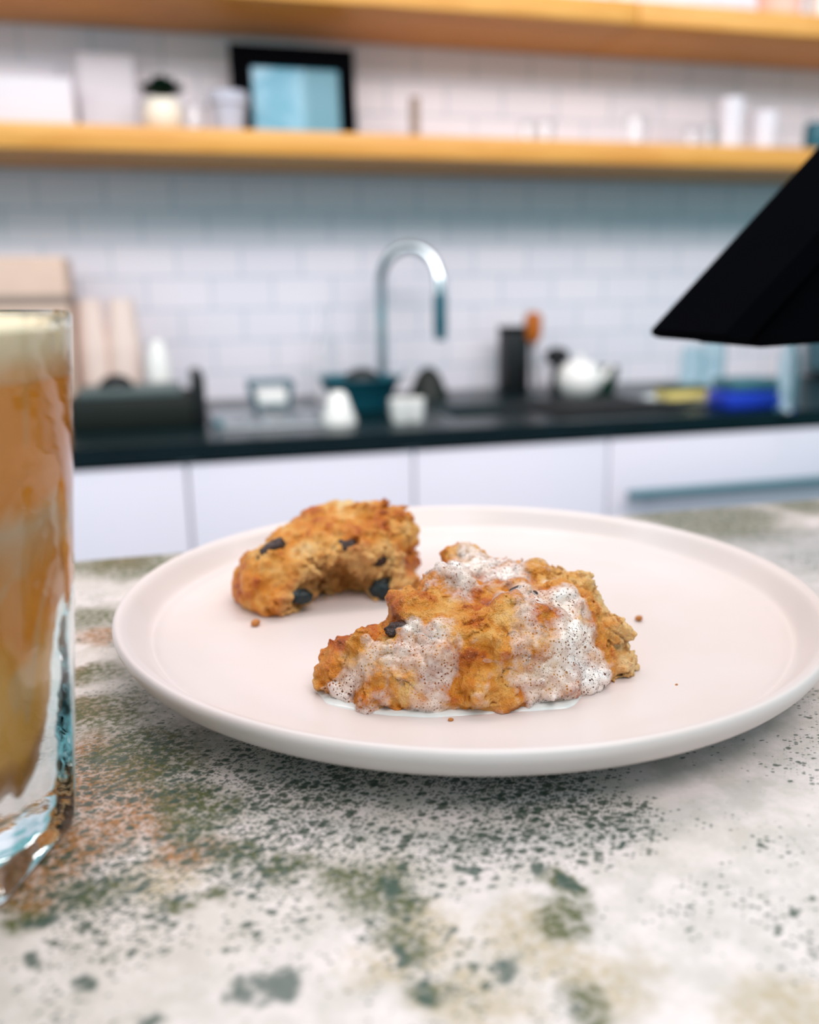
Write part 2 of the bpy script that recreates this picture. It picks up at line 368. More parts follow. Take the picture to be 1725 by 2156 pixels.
c = t.mix(t.rng(t.math('ADD', sp.outputs[0], t.math('MULTIPLY', n, .05)), .035, .06), c, lin(0, 118, 140))
c = t.mix(t.rng(t.math('ADD', sp.outputs[2], t.math('MULTIPLY', n, .03)), .022, .036, 1, 0), c, lin(190, 220, 224))
t.set(Base_Color=c, Roughness=.25)
MB().box(-fwid+bw, fwid-bw*.8, -.004, .002, .014, FH-bw).build('picture', t.m, pf, smooth=False)
tag(MB().box(-.010, .010, -.008, .008, 0, .105, .002).build('wooden_block', M['kraftband'], loc=(X(880, 240), 2.03, ZS1)), 'thin upright pale wooden stick standing alone on the lower shelf', 'stick')
gl = [(1100, .020, .050, 'low clear glass third right of the frame on the lower shelf'), (1138, .018, .055, 'second low clear glass beside its twin, mid shelf'),
      (1325, .028, .075, 'clear tumbler standing alone on the shelf right of centre'), (1445, .024, .05, 'short clear glass left of the tall glass on the shelf'),
      (1478, .018, .06, 'narrow clear glass touching the left of the tall glass')]
for px, r, h, lb in gl:
    vessel('drinking_glass', X(px, 280), 1.97, ZS1, cup_prof(r*.8, r, h, .002), M['glass'], lb, 'glass', 'clear glasses on the lower shelf')
for px, h, lb in ((1515, .118, 'tallest white ceramic tumbler at the right of the lower shelf'), (1587, .092, 'shorter white ceramic tumbler beside the tall one')):
    vessel('tumbler', X(px, 280), 1.97, ZS1, cup_prof(.029, .034, h, .003), M['whitecard'], lb, 'tumbler', 'white tumblers on the lower shelf')
vessel('glass_jar', X(1700, 290), 1.97, ZS1, jar_prof(.03, .075), M['teal'], 'dark teal jar at the right end above the black terminal', 'jar')
vessel('flower_pot', X(1642, 20, 1.95), 1.95, ZS2, cup_prof(.046, .058, .12, .004), M['pink'], 'pink clay pot on the upper shelf at the top right corner', 'pot')
vessel('flower_pot', X(1745, 20, 1.95), 1.95, ZS2, cup_prof(.046, .05, .10, .004), M['white'], 'white pot at the extreme right of the upper shelf', 'pot')
us = empty('potted_sprout', (X(1320, 0, 1.93), 1.945, ZS2), 'small white pot with green tuft on the upper shelf above the seam', 'potted plant')
MB().lathe(cup_prof(.025, .03, .04), 24).build('pot', M['white'], us); leaf_plant(us, M['leaf'], .03, 12, .05, 5)
# ------------------------------------------------------------ things on the worktop
def cw(px, py): return on_z(px, py, ZC)
def mm(npx, p): return npx*depth(p)/FPX
# dark bottle crate at the left
p = cw(285, 903); e = empty('dark_tray', (p[0], p[1]+.06, ZC), 'dark crate with grey lid behind the coffee glass', 'crate'); W_ = mm(128, p)
MB().box(-W_, W_, -.07, .09, 0, .058, .004).build('body', M['darkwood'], e)
MB().box(-W_*.85, W_*.8, -.065, .085, .058, .072, .004).build('lid', M['crateLid'], e)
MB().box(W_-.006, W_+.018, -.075, .095, 0, .098, .006).build('end_post', M['black'], e)
MB().ball((0, 0, .07), .030, 3, (1.1, 1, .9)).build('knob', M['black'], e, loc=(-.03, 0, 0))
kb = empty('kraft_box', (X(30, 600, 1.99), 2.0, ZC), 'tall beige kraft carton standing behind the coffee glass rim', 'carton')
MB().box(-.105, .105, -.08, .08, 0, .318, .003).build('body', M['kraft'], kb)
MB().box(-.1055, .1055, -.0805, .0805, .225, .245).build('band', M['kraftband'], kb, smooth=False)
for q, (px, h, r, lb) in enumerate(((195, .235, .034, 'pale paper cup stack nearest the coffee glass'), (262, .235, .036, 'pale paper cup stack in the middle, behind the dark crate'))):
    e = empty('cup_stack', (X(px, 720, 1.99), 1.99, ZC), lb, 'paper cups', 'paper cup stacks')
    b = MB(); z = 0
    prof = [(0, 0)]
    for k in range(12): prof += [(r, .0+k*.012+(.0)), (r*.96, .011+k*.012)]
    prof += [(r*.95, .15), (r*.72, h), (0, h)]
    b.lathe(prof, 28).build('cups', M['paper'], e)
vessel('white_bottle', X(335, 780, 1.93), 1.93, ZC, [(0, 0), (.022, 0), (.024, .005), (.024, .11), (.016, .135), (.012, .15), (0, .152)], M['white'], 'white rounded bottle standing behind the right end of the crate', 'bottle')
# flat tray / draining board between crate and sink
p0 = cw(560, 897); e = empty('draining_board', (p0[0]+.02, 1.78, ZC), 'pale steel draining board left of the sink', 'draining board')
b = MB().box(-.115, .13, -.16, .12, 0, .006, .003)
for k in range(6): b.box(-.10+k*.038, -.085+k*.038, -.13, .10, .006, .010, .002)
b.build('board', M['steel'], e)
MB().ball((-.108, -.15, .012), .009, 3).build('foot', M['greyblue'], e)
p = cw(575, 868); e = empty('small_dish', (p[0], p[1]+.03, ZC+.0105), 'small square dish with dark rim and white contents left of the sink', 'dish')
wq = mm(44, p); b = MB()
for s_ in (-1, 1):
    b.tube([(-wq, s_*.035, .05), (wq, s_*.035, .05)], .004, 8); b.tube([(s_*wq, -.035, .05), (s_*wq, .035, .05)], .004, 8)
    b.tube([(s_*wq, -.035, .05), (s_*wq*.75, -.03, .0)], .004, 8); b.tube([(s_*wq, .035, .05), (s_*wq*.75, .03, .0)], .004, 8)
b.tube([(-wq*.75, -.03, .004), (wq*.75, -.03, .004)], .004, 8)
b.build('rim', M['teal'], e)
MB().box(-wq*.72, wq*.72, -.028, .028, .0, .036, .004).build('contents', M['white'], e)
bo = [(0, 0), (.026, 0), (.028, .004), (.028, .12), (.012, .17), (.010, .215), (.008, .215), (.010, .168), (.026, .118), (.026, .008), (0, .006)]
vessel('glass_bottle', X(690, 800, 2.03), 2.03, ZC, bo, M['glass'], 'tall clear glass bottle against the tiles left of the tap', 'bottle')
# tap
fb = on_y(806, 810, 2.03); fxx = float(fb[0])
tp = empty('kitchen_tap', (fxx, 2.03, ZC), 'tall chrome gooseneck tap with black spray head', 'tap')
pts = [(0, 0, .02)]+[(0, 0, z) for z in (.1, .2, .27)]
TR = .0 
xe = float(on_y(925, 640, 1.95)[0])-fxx
top = float(on_y(868, 512, 1.97)[2])-ZC
rad = .075
cx_ = xe/2; 
for k in range(1, 17):
    a = PI-k*PI/16*1.0
    pts.append((cx_+cx_*math.cos(a), -.08*(k/16), .27+(top-.27-.008)*math.sin(a)))
pts.append((xe*1.0, -.085, .235))
MB().tube(pts, .0115, 16).build('spout', M['chrome'], tp)
MB().lathe([(0, 0), (.030, 0), (.030, .006), (.022, .012), (.021, .05), (.014, .056), (0, .056)], 28).build('tap_base', M['chrome'], tp)
MB().tube([(xe, -.085, .238), (xe, -.086, .21), (xe, -.087, .16), (xe, -.087, .135)], [.0135, .015, .0155, .012], 16).build('spray_head', M['teal'], tp)
MB().tube([(.018, 0, .035), (.035, -.01, .045), (.052, -.014, .060)], [.009, .006, .005], 12).build('lever', M['chrome'], tp)
# dark basin, upturned white cup, glints by the sink edge
p = cw(752, 880); e = empty('washing_up_bowl', (p[0]+.035, p[1]+.13, ZC), 'dark teal washing up bowl behind the white cone cup', 'bowl')
MB().lathe([(0, 0), (.05, 0), (.058, .004), (.085, .065), (.09, .068), (.088, .07), (.082, .067), (.055, .008), (0, .006)], 40).build('bowl', M['teal'], e)
tag(MB().ball((0, 0, .03), .034, 3, (1.2, 1, .8)).build('scouring_pad', M['black'], loc=(p[0]+.04, p[1]+.13, ZC+.03)), 'dark scouring pad lying in the teal bowl', 'scourer')
p = cw(720, 896)
vessel('paper_cone_cup', p[0], p[1]+.03, ZC, [(0, 0), (mm(38, p), 0), (mm(39, p), .004), (mm(18, p), .055), (mm(12, p), .060), (0, .061)], M['white'], 'upturned white tapered cup in front of the teal bowl', 'cup')
for px, py, r, lb in ((850, 893, .019, 'left one of two bright white cups at the sink front'), (880, 891, .017, 'right one of two bright white cups at the sink front')):
    p = cw(px, py); vessel('small_cup', p[0], p[1]+.02, ZC, [(0, 0), (r*.8, 0), (r, .01), (r*1.15, .045), (r*1.08, .045), (r*.9, .01), (0, .006)], M['white'], lb, 'cup', 'small bright cups by the sink')
# dome (dish brush heap)
p = cw(942, 852)
e = empty('dark_bowl', (p[0], 1.99, ZC), 'dark green upturned bowl beside the tap', 'bowl')
r = mm(46, p); MB().lathe([(0, .072), (r*.25, .069), (r*.55, .055), (r*.85, .022), (r, 0), (r*.95, 0), (0, 0)], 36).build('shell', M['darkwood'], e)
# dark draining mat
p = cw(1120, 872); 
mt = empty('drying_mat', (.83, 1.68, ZC), 'black ribbed drying mat right of the sink', 'mat')
b = MB().box(-.12, .16, -.13, .13, 0, .005, .002)
for k in range(12): b.box(-.11+k*.022, -.10+k*.022, -.12, .12, .005, .009, .001)
b.build('mat', M['black'], mt)
# canister with tools
x_, z_ = X(1083, 760, 2.04), ZC
e = empty('black_canister', (x_, 2.045, ZC), 'tall black rectangular canister against the tiles', 'canister')
MB().box(-.030, .030, -.03, .03, 0, .150, .004).build('body', M['black'], e); MB().box(-.031, .031, -.031, .031, .146, .158, .002).build('lid', M['blackgloss'], e)
p = (X(1130, 820, 2.005), 2.02); e = empty('utensil_jar', (p[0], p[1], ZC), 'clear glass holding one orange handled utensil', 'jar')
MB().lathe(cup_prof(.03, .034, .07), 28).build('jar', M['glass'], e)
e = empty('wooden_brush', (p[0], p[1], ZC+.006), 'dish brush with orange wooden handle upright in a glass', 'brush')
MB().tube([(0, 0, .0), (-.004, 0, .09), (-.006, 0, .12)], [.004, .004, .008], 10).build('stem', M['steel'], e)
MB().tube([(-.006, 0, .112), (-.006, 0, .13), (-.006, 0, .16), (-.006, 0, .178), (-.006, 0, .186)], [.012, .021, .022, .020, .010], 16).build('handle', M['orange'], e)
p = (X(1172, 800, 1.97), 1.97); e = empty('dish_brush', (p[0], p[1], ZC), 'dark mushroom shaped dish brush standing up', 'brush')
MB().tube([(0, 0, 0), (0, 0, .07)], [.016, .011], 14).build('handle', M['darkwood'], e)
MB().ball((0, 0, .088), .030, 3, (1, 1, .72)).build('head', M['black'], e)
p = (X(1220, 820, 1.88), 1.88); e = empty('round_teapot', (p[0], p[1], ZC+.0), 'round white teapot right of the dark brush', 'teapot')
MB().lathe([(0, 0), (.028, 0), (.045, .014), (.052, .038), (.046, .064), (.028, .080), (0, .084)], 40).build('body', M['white'], e)
MB().ball((0, 0, .088), .009, 2).build('knob', M['white'], e)
MB().tube([(.045, 0, .03), (.065, 0, .045), (.078, 0, .068)], [.011, .008, .006], 12).build('spout', M['white'], e)
p = (X(1285, 815, 1.92), 1.97); vessel('dark_pot', p[0]+.01, p[1], ZC, cup_prof(.026, .034, .06), M['darkgreen'], 'small dark green pot right of the white teapot', 'pot')
p = cw(1335, 862); e = empty('serving_plate', (1.075, 1.70, ZC), 'pale plate holding a yellow sponge', 'plate')
MB().lathe([(0, 0), (.05, 0), (.085, .008), (.086, .010), (.05, .004), (0, .004)], 40).build('plate', M['palecloth'], e)
e2 = empty('sponge', (1.065, 1.69, ZC+.0095), 'yellow sponge with dark green scouring top on the pale plate', 'sponge')
MB().box(-.05, .05, -.03, .03, 0, .020, .004).build('foam', M['yellow'], e2); MB().box(-.05, .05, -.03, .03, .020, .028, .002).build('scouring_layer', M['darkgreen'], e2)
for px, h, lb in ((1455, .11, 'left clear storage jar under the black terminal'), (1500, .125, 'right clear storage jar under the black terminal')):
    vessel('storage_jar', X(px, 800, 1.83), 1.83, ZC, jar_prof(.027, h), M['glasst'], lb, 'jar', 'clear storage jars on the worktop')
p = cw(1570, 868); e = empty('food_box', (p[0]+.05, p[1]+.08, ZC), 'blue plastic food box under the black terminal', 'box')
MB().box(-.062, .062, -.04, .04, 0, .035, .006).build('body', M['blue'], e); MB().box(-.055, .055, -.042, .042, .035, .06, .01).build('lid', M['greyblue'], e)
p = cw(1655, 872); vessel('water_bottle', p[0]+.03, p[1]+.04, ZC, [(0, 0), (.018, 0), (.02, .004), (.02, .1), (.013, .125), (.012, .15), (.010, .15), (.011, .125), (.018, .1), (.018, .006), (0, .005)], M['glasst'], 'slim clear bottle near the right edge', 'bottle')
e = empty('countertop_oven', (2.02, 1.92, ZC), 'grey steel countertop oven at the far right', 'oven')
MB().box(-.31, .35, -.17, .19, .015, .24, .008).build('body', M['greyblue'], e)
MB().box(-.27, .2, -.176, -.165, .04, .11, .004).build('door', M['black'], e)
for a_ in (-.27, .31):
    for c_ in (-.14, .16): MB().tube([(a_, c_, 0), (a_, c_, .02)], .014, 12).build('foot', M['black'], e)
# ------------------------------------------------------------ point-of-sale terminal on the bar
Yn, Yf = .30, .44
P_ = lambda x, y, Y=Yf: (float(on_y(x, y, Y)[0]), float(on_y(x, y, Y)[2]))
a0 = P_(1365, 698); a1 = P_(1725, 305); dx, dz = a1[0]-a0[0], a1[1]-a0[1]; q = math.hypot(dx, dz); ux, uz = dx/q, dz/q
TL = .27; tipx, tipz = a0
far = (tipx+ux*TL, tipz+uz*TL)
e = empty('sales_terminal', (tipx+.19, .375, 1.0), 'black tablet sales terminal tilted on its stand at the right edge', 'tablet stand')
ox, oy, oz = tipx+.19, .375, 1.0
def L_(p): return (p[0]-ox, p[1]-oz)
poly = [L_(a0), L_(far), L_((far[0]+.008, far[1]-.008)), L_((tipx+.014, tipz-.0035)), L_((tipx+.004, tipz-.0035))]
MB().prism(poly, .37-oy, Yf-oy, .0012).build('tablet', M['blackgloss'], e)
b3 = P_(1440, 714); b4 = P_(1600, 716)
poly = [L_((tipx+.020, tipz-.0032)), L_((far[0]-.02, far[1]-.033)), L_((far[0]+.02, far[1]-.09)), L_((tipx+.15, tipz+.018)), L_((tipx+.07, tipz-.005)), L_((tipx+.026, tipz-.0065))]
MB().prism(poly, .378-oy, Yf-.006-oy, .002).build('housing', M['blackgloss'], e)
MB().box(-.02, .02, .02, .05, .005, .13, .005).build('stand_post', M['black'], e)
MB().box(-.045, .09, -.05, .07, 0, .008, .003).build('stand_base', M['black'], e)
# ------------------------------------------------------------ plate
PC = (.1037, .3075); Z0 = 1.0
def plate_mat():
    t = NT('blush_white_glaze'); co = t.coord(); n = t.noise(co, 12, 3); n2 = t.noise(co, 900, 2)
    c = t.mix(t.rng(n, .3, .7), lin(221, 205, 202), lin(217, 198, 192))
    v = t.add('ShaderNodeTexVoronoi', {'Vector': co, 'Scale': 55.}); rn = t.add('ShaderNodeSeparateColor', {0: v.outputs['Color']}).outputs[0]
    sp = t.math('MULTIPLY', t.rng(v.outputs['Distance'], .02, .045, 1, 0), t.rng(rn, .80, .82))
    c = t.mix(t.math('MULTIPLY', sp, .6), c, lin(150, 120, 100))
    t.set(Base_Color=c, Roughness=.36, Normal=t.bump(n2, .03, .0002)); t.b.inputs['Coat Weight'].default_value = .15; t.b.inputs['Coat Roughness'].default_value = .15
    return t.m
prof = [(0, .003), (.070, .003), (.074, .0002), (.079, 0), (.083, .003), (.100, .0052), (.110, .0068), (.1207, .0100), (.1268, .0135), (.1296, .0175), (.1303, .0200), (.1296, .0215), (.1281, .0218),
        (.1257, .0205), (.1226, .0168), (.1199, .0138), (.1181, .0126), (.1169, .0124), (.1138, .0112), (.105, .0098), (.095, .0090), (.06, .0088), (.03, .0088), (0, .0088)]
def smooth_prof(p, n=3):
    out = []
    for i in range(len(p)-1):
        a = p[max(i-1, 0)]; b_ = p[i]; c_ = p[i+1]; d_ = p[min(i+2, len(p)-1)]
        for k in range(n):
            t_ = k/n
            out.append(tuple(.5*((2*b_[j])+(-a[j]+c_[j])*t_+(2*a[j]-5*b_[j]+4*c_[j]-d_[j])*t_*t_+(-a[j]+3*b_[j]-3*c_[j]+d_[j])*t_**3) for j in (0, 1)))
    out.append(p[-1]); return [(max(0, r), z) for r, z in out]
tag(MB().lathe(smooth_prof(prof), 160).build('dinner_plate', plate_mat(), loc=(PC[0], PC[1], Z0)), 'blush white round dinner plate holding two scone pieces', 'plate')
ZF = Z0+.0088
# ------------------------------------------------------------ scones : signed distance volumes turned into meshes
class VN:                       # value noise on a random lattice
    def __init__(s, seed): s.g = np.random.default_rng(seed).random((40, 40, 40)).astype(np.float32)
    def __call__(s, p, sc):
        q = p*sc+1000.; i = np.floor(q).astype(np.int64); f = q-i; f = f*f*(3-2*f); r = 0
        for a in (0, 1):
            for b in (0, 1):
                for c in (0, 1):
                    w_ = (f[:, 0] if a else 1-f[:, 0])*(f[:, 1] if b else 1-f[:, 1])*(f[:, 2] if c else 1-f[:, 2])
                    r = r+w_*s.g[(i[:, 0]+a) % 40, (i[:, 1]+b) % 40, (i[:, 2]+c) % 40]
        return r-.5
def fbm(n, p, sc, oc=3):
    r = 0; a = 1
    for k in range(oc): r = r+a*n(p+k*.37, sc); sc *= 2.1; a *= .5
    return r
def worley(seed, p, sc):
    g = np.random.default_rng(seed).random((24, 24, 24, 3)).astype(np.float32)
    q = p*sc+960.; i = np.floor(q).astype(np.int64); best = np.full(len(p), 9., np.float32)
    for a in (-1, 0, 1):
        for b in (-1, 0, 1):
            for c in (-1, 0, 1):
                j = i+np.array([a, b, c]); o = g[j[:, 0] % 24, j[:, 1] % 24, j[:, 2] % 24]
                best = np.minimum(best, ((j+o-q)**2).sum(1).astype(np.float32))
    return np.sqrt(best)
def surface_nets(V, org, h):
    Sg = V < 0; nx, ny, nz = V.shape
    c = [Sg[a:nx-1+a, b:ny-1+b, d:nz-1+d] for a in (0, 1) for b in (0, 1) for d in (0, 1)]
    s_ = sum(x.astype(np.int8) for x in c); act = (s_ > 0) & (s_ < 8)
    idx = np.full(act.shape, -1, np.int64); cells = np.argwhere(act); idx[act] = np.arange(len(cells))
    pos = np.zeros((len(cells), 3)); cnt = np.zeros(len(cells)); cs = [(a, b, d) for a in (0, 1) for b in (0, 1) for d in (0, 1)]
    I, J, K = cells.T
    for a in cs:
        for ax in range(3):
            if a[ax] == 0:
                b = list(a); b[ax] = 1
                va = V[I+a[0], J+a[1], K+a[2]]; vb = V[I+b[0], J+b[1], K+b[2]]
                m = (va < 0) != (vb < 0); t_ = np.where(m, va/np.where(m, va-vb, 1), 0)
                pp_ = np.array(a, float)[None, :].repeat(len(I), 0); pp_[:, ax] += t_
                pos[m] += pp_[m]; cnt[m] += 1
    P = (cells+pos/cnt[:, None])*h+org
    F = []
    for ax in range(3):
        o1, o2 = [(1, 2), (2, 0), (0, 1)][ax]
        A = np.moveaxis(Sg, ax, 0); m = A[:-1] != A[1:]
        e = np.argwhere(m); sgn = A[:-1][m]
        full = np.zeros((len(e), 3), np.int64); others = [k for k in range(3) if k != ax]
        full[:, ax] = e[:, 0]; full[:, others[0]] = e[:, 1]; full[:, others[1]] = e[:, 2]
        ok = (full[:, o1] > 0) & (full[:, o2] > 0) & (full[:, o1] < V.shape[o1]-1) & (full[:, o2] < V.shape[o2]-1)
        full = full[ok]; sgn = sgn[ok]
        d1 = np.zeros(3, np.int64); d1[o1] = 1; d2_ = np.zeros(3, np.int64); d2_[o2] = 1
        g = lambda q_: idx[q_[:, 0], q_[:, 1], q_[:, 2]]
        quad = np.stack([g(full-d1-d2_), g(full-d2_), g(full), g(full-d1)], 1)
        quad[~sgn] = quad[~sgn][:, ::-1]; F.append(quad)
    return P, np.concatenate(F)
def to_mesh(name, P, F, m, parent, attrs, org):
    me = bpy.data.meshes.new(name); me.vertices.add(len(P)); me.vertices.foreach_set('co', (P-org).astype(np.float32).ravel())
    me.loops.add(F.size); me.loops.foreach_set('vertex_index', F.astype(np.int32).ravel())
    me.polygons.add(len(F)); me.polygons.foreach_set('loop_start', np.arange(0, F.size, 4, dtype=np.int32)); me.polygons.foreach_set('loop_total', np.full(len(F), 4, np.int32))
    me.update(calc_edges=True); me.polygons.foreach_set('use_smooth', np.ones(len(F), bool))
    for k, v in attrs.items(): me.attributes.new(k, 'FLOAT', 'POINT').data.foreach_set('value', v.astype(np.float32))
    me.materials.append(m); o = bpy.data.objects.new(name, me); C.objects.link(o)
    if parent: o.parent = parent
    return o
def poly_sdf(x, y, poly):
    d = np.full(x.shape, 1e9); s_ = np.ones(x.shape); n = len(poly)
    for i in range(n):
        a = poly[i]; b = poly[i-1]; ex, ey = b[0]-a[0], b[1]-a[1]; wx, wy = x-a[0], y-a[1]
        t_ = np.clip((wx*ex+wy*ey)/(ex*ex+ey*ey), 0, 1); d = np.minimum(d, (wx-ex*t_)**2+(wy-ey*t_)**2)
        c1 = y >= a[1]; c2 = y < b[1]; c3 = ex*wy > ey*wx
        flip = (c1 & c2 & c3) | (~c1 & ~c2 & ~c3); s_ = np.where(flip, -s_, s_)
    return s_*np.sqrt(d)
def smax(a, b, k): h = np.clip(.5-.5*(b-a)/k*-1, 0, 1); h = np.clip(.5+.5*(a-b)/k, 0, 1); return b*(1-h)+a*h+k*h*(1-h)
def smin(a, b, k): return -smax(-a, -b, k)
def G(x, y, cx, cy, r): return np.exp(-((x-cx)**2+(y-cy)**2)/r**2)
def normals(P, F):
    n = np.cross(P[F[:, 2]]-P[F[:, 0]], P[F[:, 3]]-P[F[:, 1]]); N = np.zeros_like(P)
    for k in range(4):
        for ax in range(3): N[:, ax] += np.bincount(F[:, k], n[:, ax], len(P))
    return N/np.maximum(np.linalg.norm(N, axis=1), 1e-12)[:, None]
def lap(P, F, it):
    E_ = np.concatenate([F[:, [0, 1]], F[:, [1, 2]], F[:, [2, 3]], F[:, [3, 0]]]); E_ = np.concatenate([E_, E_[:, ::-1]])
    c = np.bincount(E_[:, 0], minlength=len(P)).astype(float)
    for _ in range(it):
        Q = np.stack([np.bincount(E_[:, 0], P[E_[:, 1], ax], len(P)) for ax in range(3)], 1)/c[:, None]; P = .4*P+.6*Q
    return P
def grid(lo, hi, h):
    ax = [np.arange(l, u, h) for l, u in zip(lo, hi)]; g = np.meshgrid(*ax, indexing='ij'); return g, np.array(lo)
def K(px, py, dz): p = on_z(px, py, ZF+dz); return (p[0], p[1], p[2])

class Vol:
    def __init__(s, d, sh, org, h): s.d, s.sh, s.org, s.h = d.reshape(sh), sh, org, h
    def hit(s, px, py, sink=0.):
        r = ray(px, py); r = r/np.linalg.norm(r); t_ = np.arange(.12, .5, .0002); p = CAM+t_[:, None]*r
        i = np.round((p-s.org)/s.h).astype(int); ok = ((i >= 0) & (i < np.array(s.sh))).all(1); i = np.where(ok[:, None], i, 0)
        v = np.where(ok, s.d[i[:, 0], i[:, 1], i[:, 2]], 1.); k = np.argmax(v < 0)
        if v[k] >= 0: k = int(np.argmin(v))
        return p[k]+r*sink
def scone_mat(name, crumbcol):
    t = NT(name); co = t.coord()
    br = t.add('ShaderNodeAttribute', attribute_name='brown').outputs['Fac']; cr = t.add('ShaderNodeAttribute', attribute_name='crumb').outputs['Fac']
    n1 = t.noise(co, 260, 4, .6); n2 = t.noise(co, 1500, 3, .6); n3 = t.noise(co, 90, 3)
    v = t.math('ADD', br, t.math('MULTIPLY_ADD', n1, .5, -.25))
    cr_ = t.add('ShaderNodeValToRGB', {0: v}); r = cr_.color_ramp
    r.elements[0].position = .05; r.elements[0].color = lin(248, 206, 146); r.elements[1].position = .97; r.elements[1].color = lin(136, 54, 10)
    for ps, cl in ((.30, lin(240, 170, 86)), (.52, lin(226, 138, 38)), (.75, lin(202, 98, 16))): q_ = r.elements.new(ps); q_.color = cl
    crumb = t.mix(t.rng(n1, .35, .68), crumbcol, lin(232, 170, 98)); crumb = t.mix(t.rng(n3, .5, .7, 0, .5), crumb, lin(206, 128, 50))
    c = t.mix(cr, cr_.outputs[0], crumb)
    c = t.mix(t.rng(n2, .60, .76, 0, .4), c, lin(246, 222, 180)); c = t.mix(t.rng(n1, .30, .42, .4, 0), c, lin(170, 86, 22))
    bp = t.bump(t.math('ADD', t.math('MULTIPLY', n2, .6), n1), 1., .0020)
    t.set(Base_Color=c, Roughness=t.math('MULTIPLY_ADD', cr, .4, .22), Normal=bp)
    t.b.inputs['Subsurface Weight'].default_value = .25; t.b.inputs['Subsurface Radius'].default_value = (1, .5, .25); t.b.inputs['Subsurface Scale'].default_value = .0015
    t.b.inputs['Coat Weight'].default_value = .0
    return t.m
def foam_mat():
    t = NT('milk_foam'); co = t.coord(); cov = t.add('ShaderNodeAttribute', attribute_name='cover').outputs['Fac']
    def bub(sc, size, thr):
        v = t.add('ShaderNodeTexVoronoi', {'Vector': co, 'Scale': float(sc), 'Randomness': .85}); rn = t.add('ShaderNodeSeparateColor', {0: v.outputs['Color']}).outputs[0]
        rad = t.math('MULTIPLY', t.rng(rn, thr, 1.0, .35, 1.), size); on = t.rng(rn, thr-.01, thr+.01)
        hole = t.math('MULTIPLY', t.rng(t.math('SUBTRACT', v.outputs['Distance'], rad), -.08, .03, 1, 0), on)
        return hole
    b1 = bub(1000, .33, .25); b2 = bub(1900, .36, .3); b3 = bub(560, .26, .70)
    hole = t.math('MAXIMUM', t.math('MAXIMUM', b1, t.math('MULTIPLY', b2, .6)), b3)
    n = t.noise(co, 500, 3); n2 = t.noise(co, 160, 3)
    al = t.rng(t.math('ADD', cov, t.math('MULTIPLY_ADD', n, .7, -.35)), .0, .95, 0, .90, False)
    al = t.math('MULTIPLY', al, t.math('MULTIPLY_ADD', hole, -.80, 1.))
    c = t.mix(t.rng(n2, .3, .7), lin(255, 240, 234), lin(252, 224, 208)); c = t.mix(t.math('MULTIPLY', hole, .75), c, lin(84, 56, 44))
    t.set(Base_Color=c, Roughness=.22, Alpha=al, Normal=t.bump(t.math('SUBTRACT', 1., hole), .8, .0005))
    t.b.inputs['Subsurface Weight'].default_value = .0
    return t.m
FOAM = foam_mat()
raisin = NT('dark_raisin'); _n = raisin.noise(raisin.coord(), 600, 3, .6, 1.)
raisin.set(Base_Color=raisin.mix(_n, lin(70, 34, 24), lin(26, 11, 9)), Roughness=.4, Normal=raisin.bump(_n, .9, .0012)); raisin = raisin.m
berry = NT('blue_black_berry'); _n = berry.noise(berry.coord(), 400, 3)
berry.set(Base_Color=berry.mix(_n, lin(5, 20, 26), lin(14, 36, 38)), Roughness=.4, Normal=berry.bump(_n, .8, .001)); berry = berry.m
def fruit(parent, org, p, r, sc, rot, m, name='raisin', label=None):
    b = MB().ball((0, 0, 0), r, 4, sc); nn = VN(int(p[0]*1e5) % 97)
    me_v = np.array([v.co for v in b.bm.verts]); d = nn(me_v+.3, 700)*.0011+nn(me_v, 330)*.0016
    for v, q_ in zip(b.bm.verts, d): v.co *= 1+q_/r
    o = b.build(name, m, parent, loc=(p[0]-org[0], p[1]-org[1], p[2]-org[2]), rot=rot)
    if label: o['label'] = label
    return o
# ---- front scone
vn = VN(5); vn2 = VN(11)
h_ = .00048
poly1 = [(0.0379, 0.2609), (0.0417, 0.2479), (0.0489, 0.2397), (0.057, 0.2345), (0.0691, 0.2301), (0.0831, 0.2272), (0.0961, 0.2252), (0.1071, 0.2242), (0.117, 0.2289), (0.1258, 0.2332), (0.1345, 0.2395), (0.1405, 0.2475), (0.1440, 0.2595), (0.1415, 0.2740),
         (0.1345, 0.2855), (0.1240, 0.2945), (0.115, 0.3068), (0.1029, 0.3136), (0.092, 0.3108), (0.0873, 0.3003), (0.0796, 0.2898), (0.0718, 0.2803), (0.0675, 0.2727), (0.0602, 0.2674), (0.0492, 0.268), (0.0413, 0.2661)]
g, org1 = grid((.028, .215, ZF-.0012), (.158, .324, ZF+.041), h_)
Xg, Yg, Zg = g; sh = Xg.shape
pts = np.stack([Xg.ravel(), Yg.ravel(), Zg.ravel()], 1)
x, y, z = pts[:, 0], pts[:, 1], pts[:, 2]-ZF
x2, y2 = Xg[:, :, 0], Yg[:, :, 0]
dd = poly_sdf(x2, y2, poly1)
hh = .0205+.0075*G(x2, y2, 0.1079, 0.2724, .030)+.0060*G(x2, y2, 0.0754, 0.2573, .012)+.005*G(x2, y2, 0.132, 0.2647, .018)+.006*G(x2, y2, 0.0992, 0.3031, .013)+.0035*G(x2, y2, 0.0929, 0.2362, .02)
hh -= .0028*G(x2, y2, .132, .262, .016)+.001*G(x2, y2, .118, .290, .012)+.0075*G(x2, y2, 0.0386, 0.2556, .013)+.0035*G(x2, y2, 0.0581, 0.2536, .0065)+.003*G(x2, y2, 0.0905, 0.2534, .008)
DD = np.repeat(dd[:, :, None], sh[2], 2).ravel(); HH = np.repeat(hh[:, :, None], sh[2], 2).ravel()
slant = .42
d = smax(DD+slant*np.maximum(z-.004, 0)+.6*np.maximum(.003-z, 0), z-HH, .007)
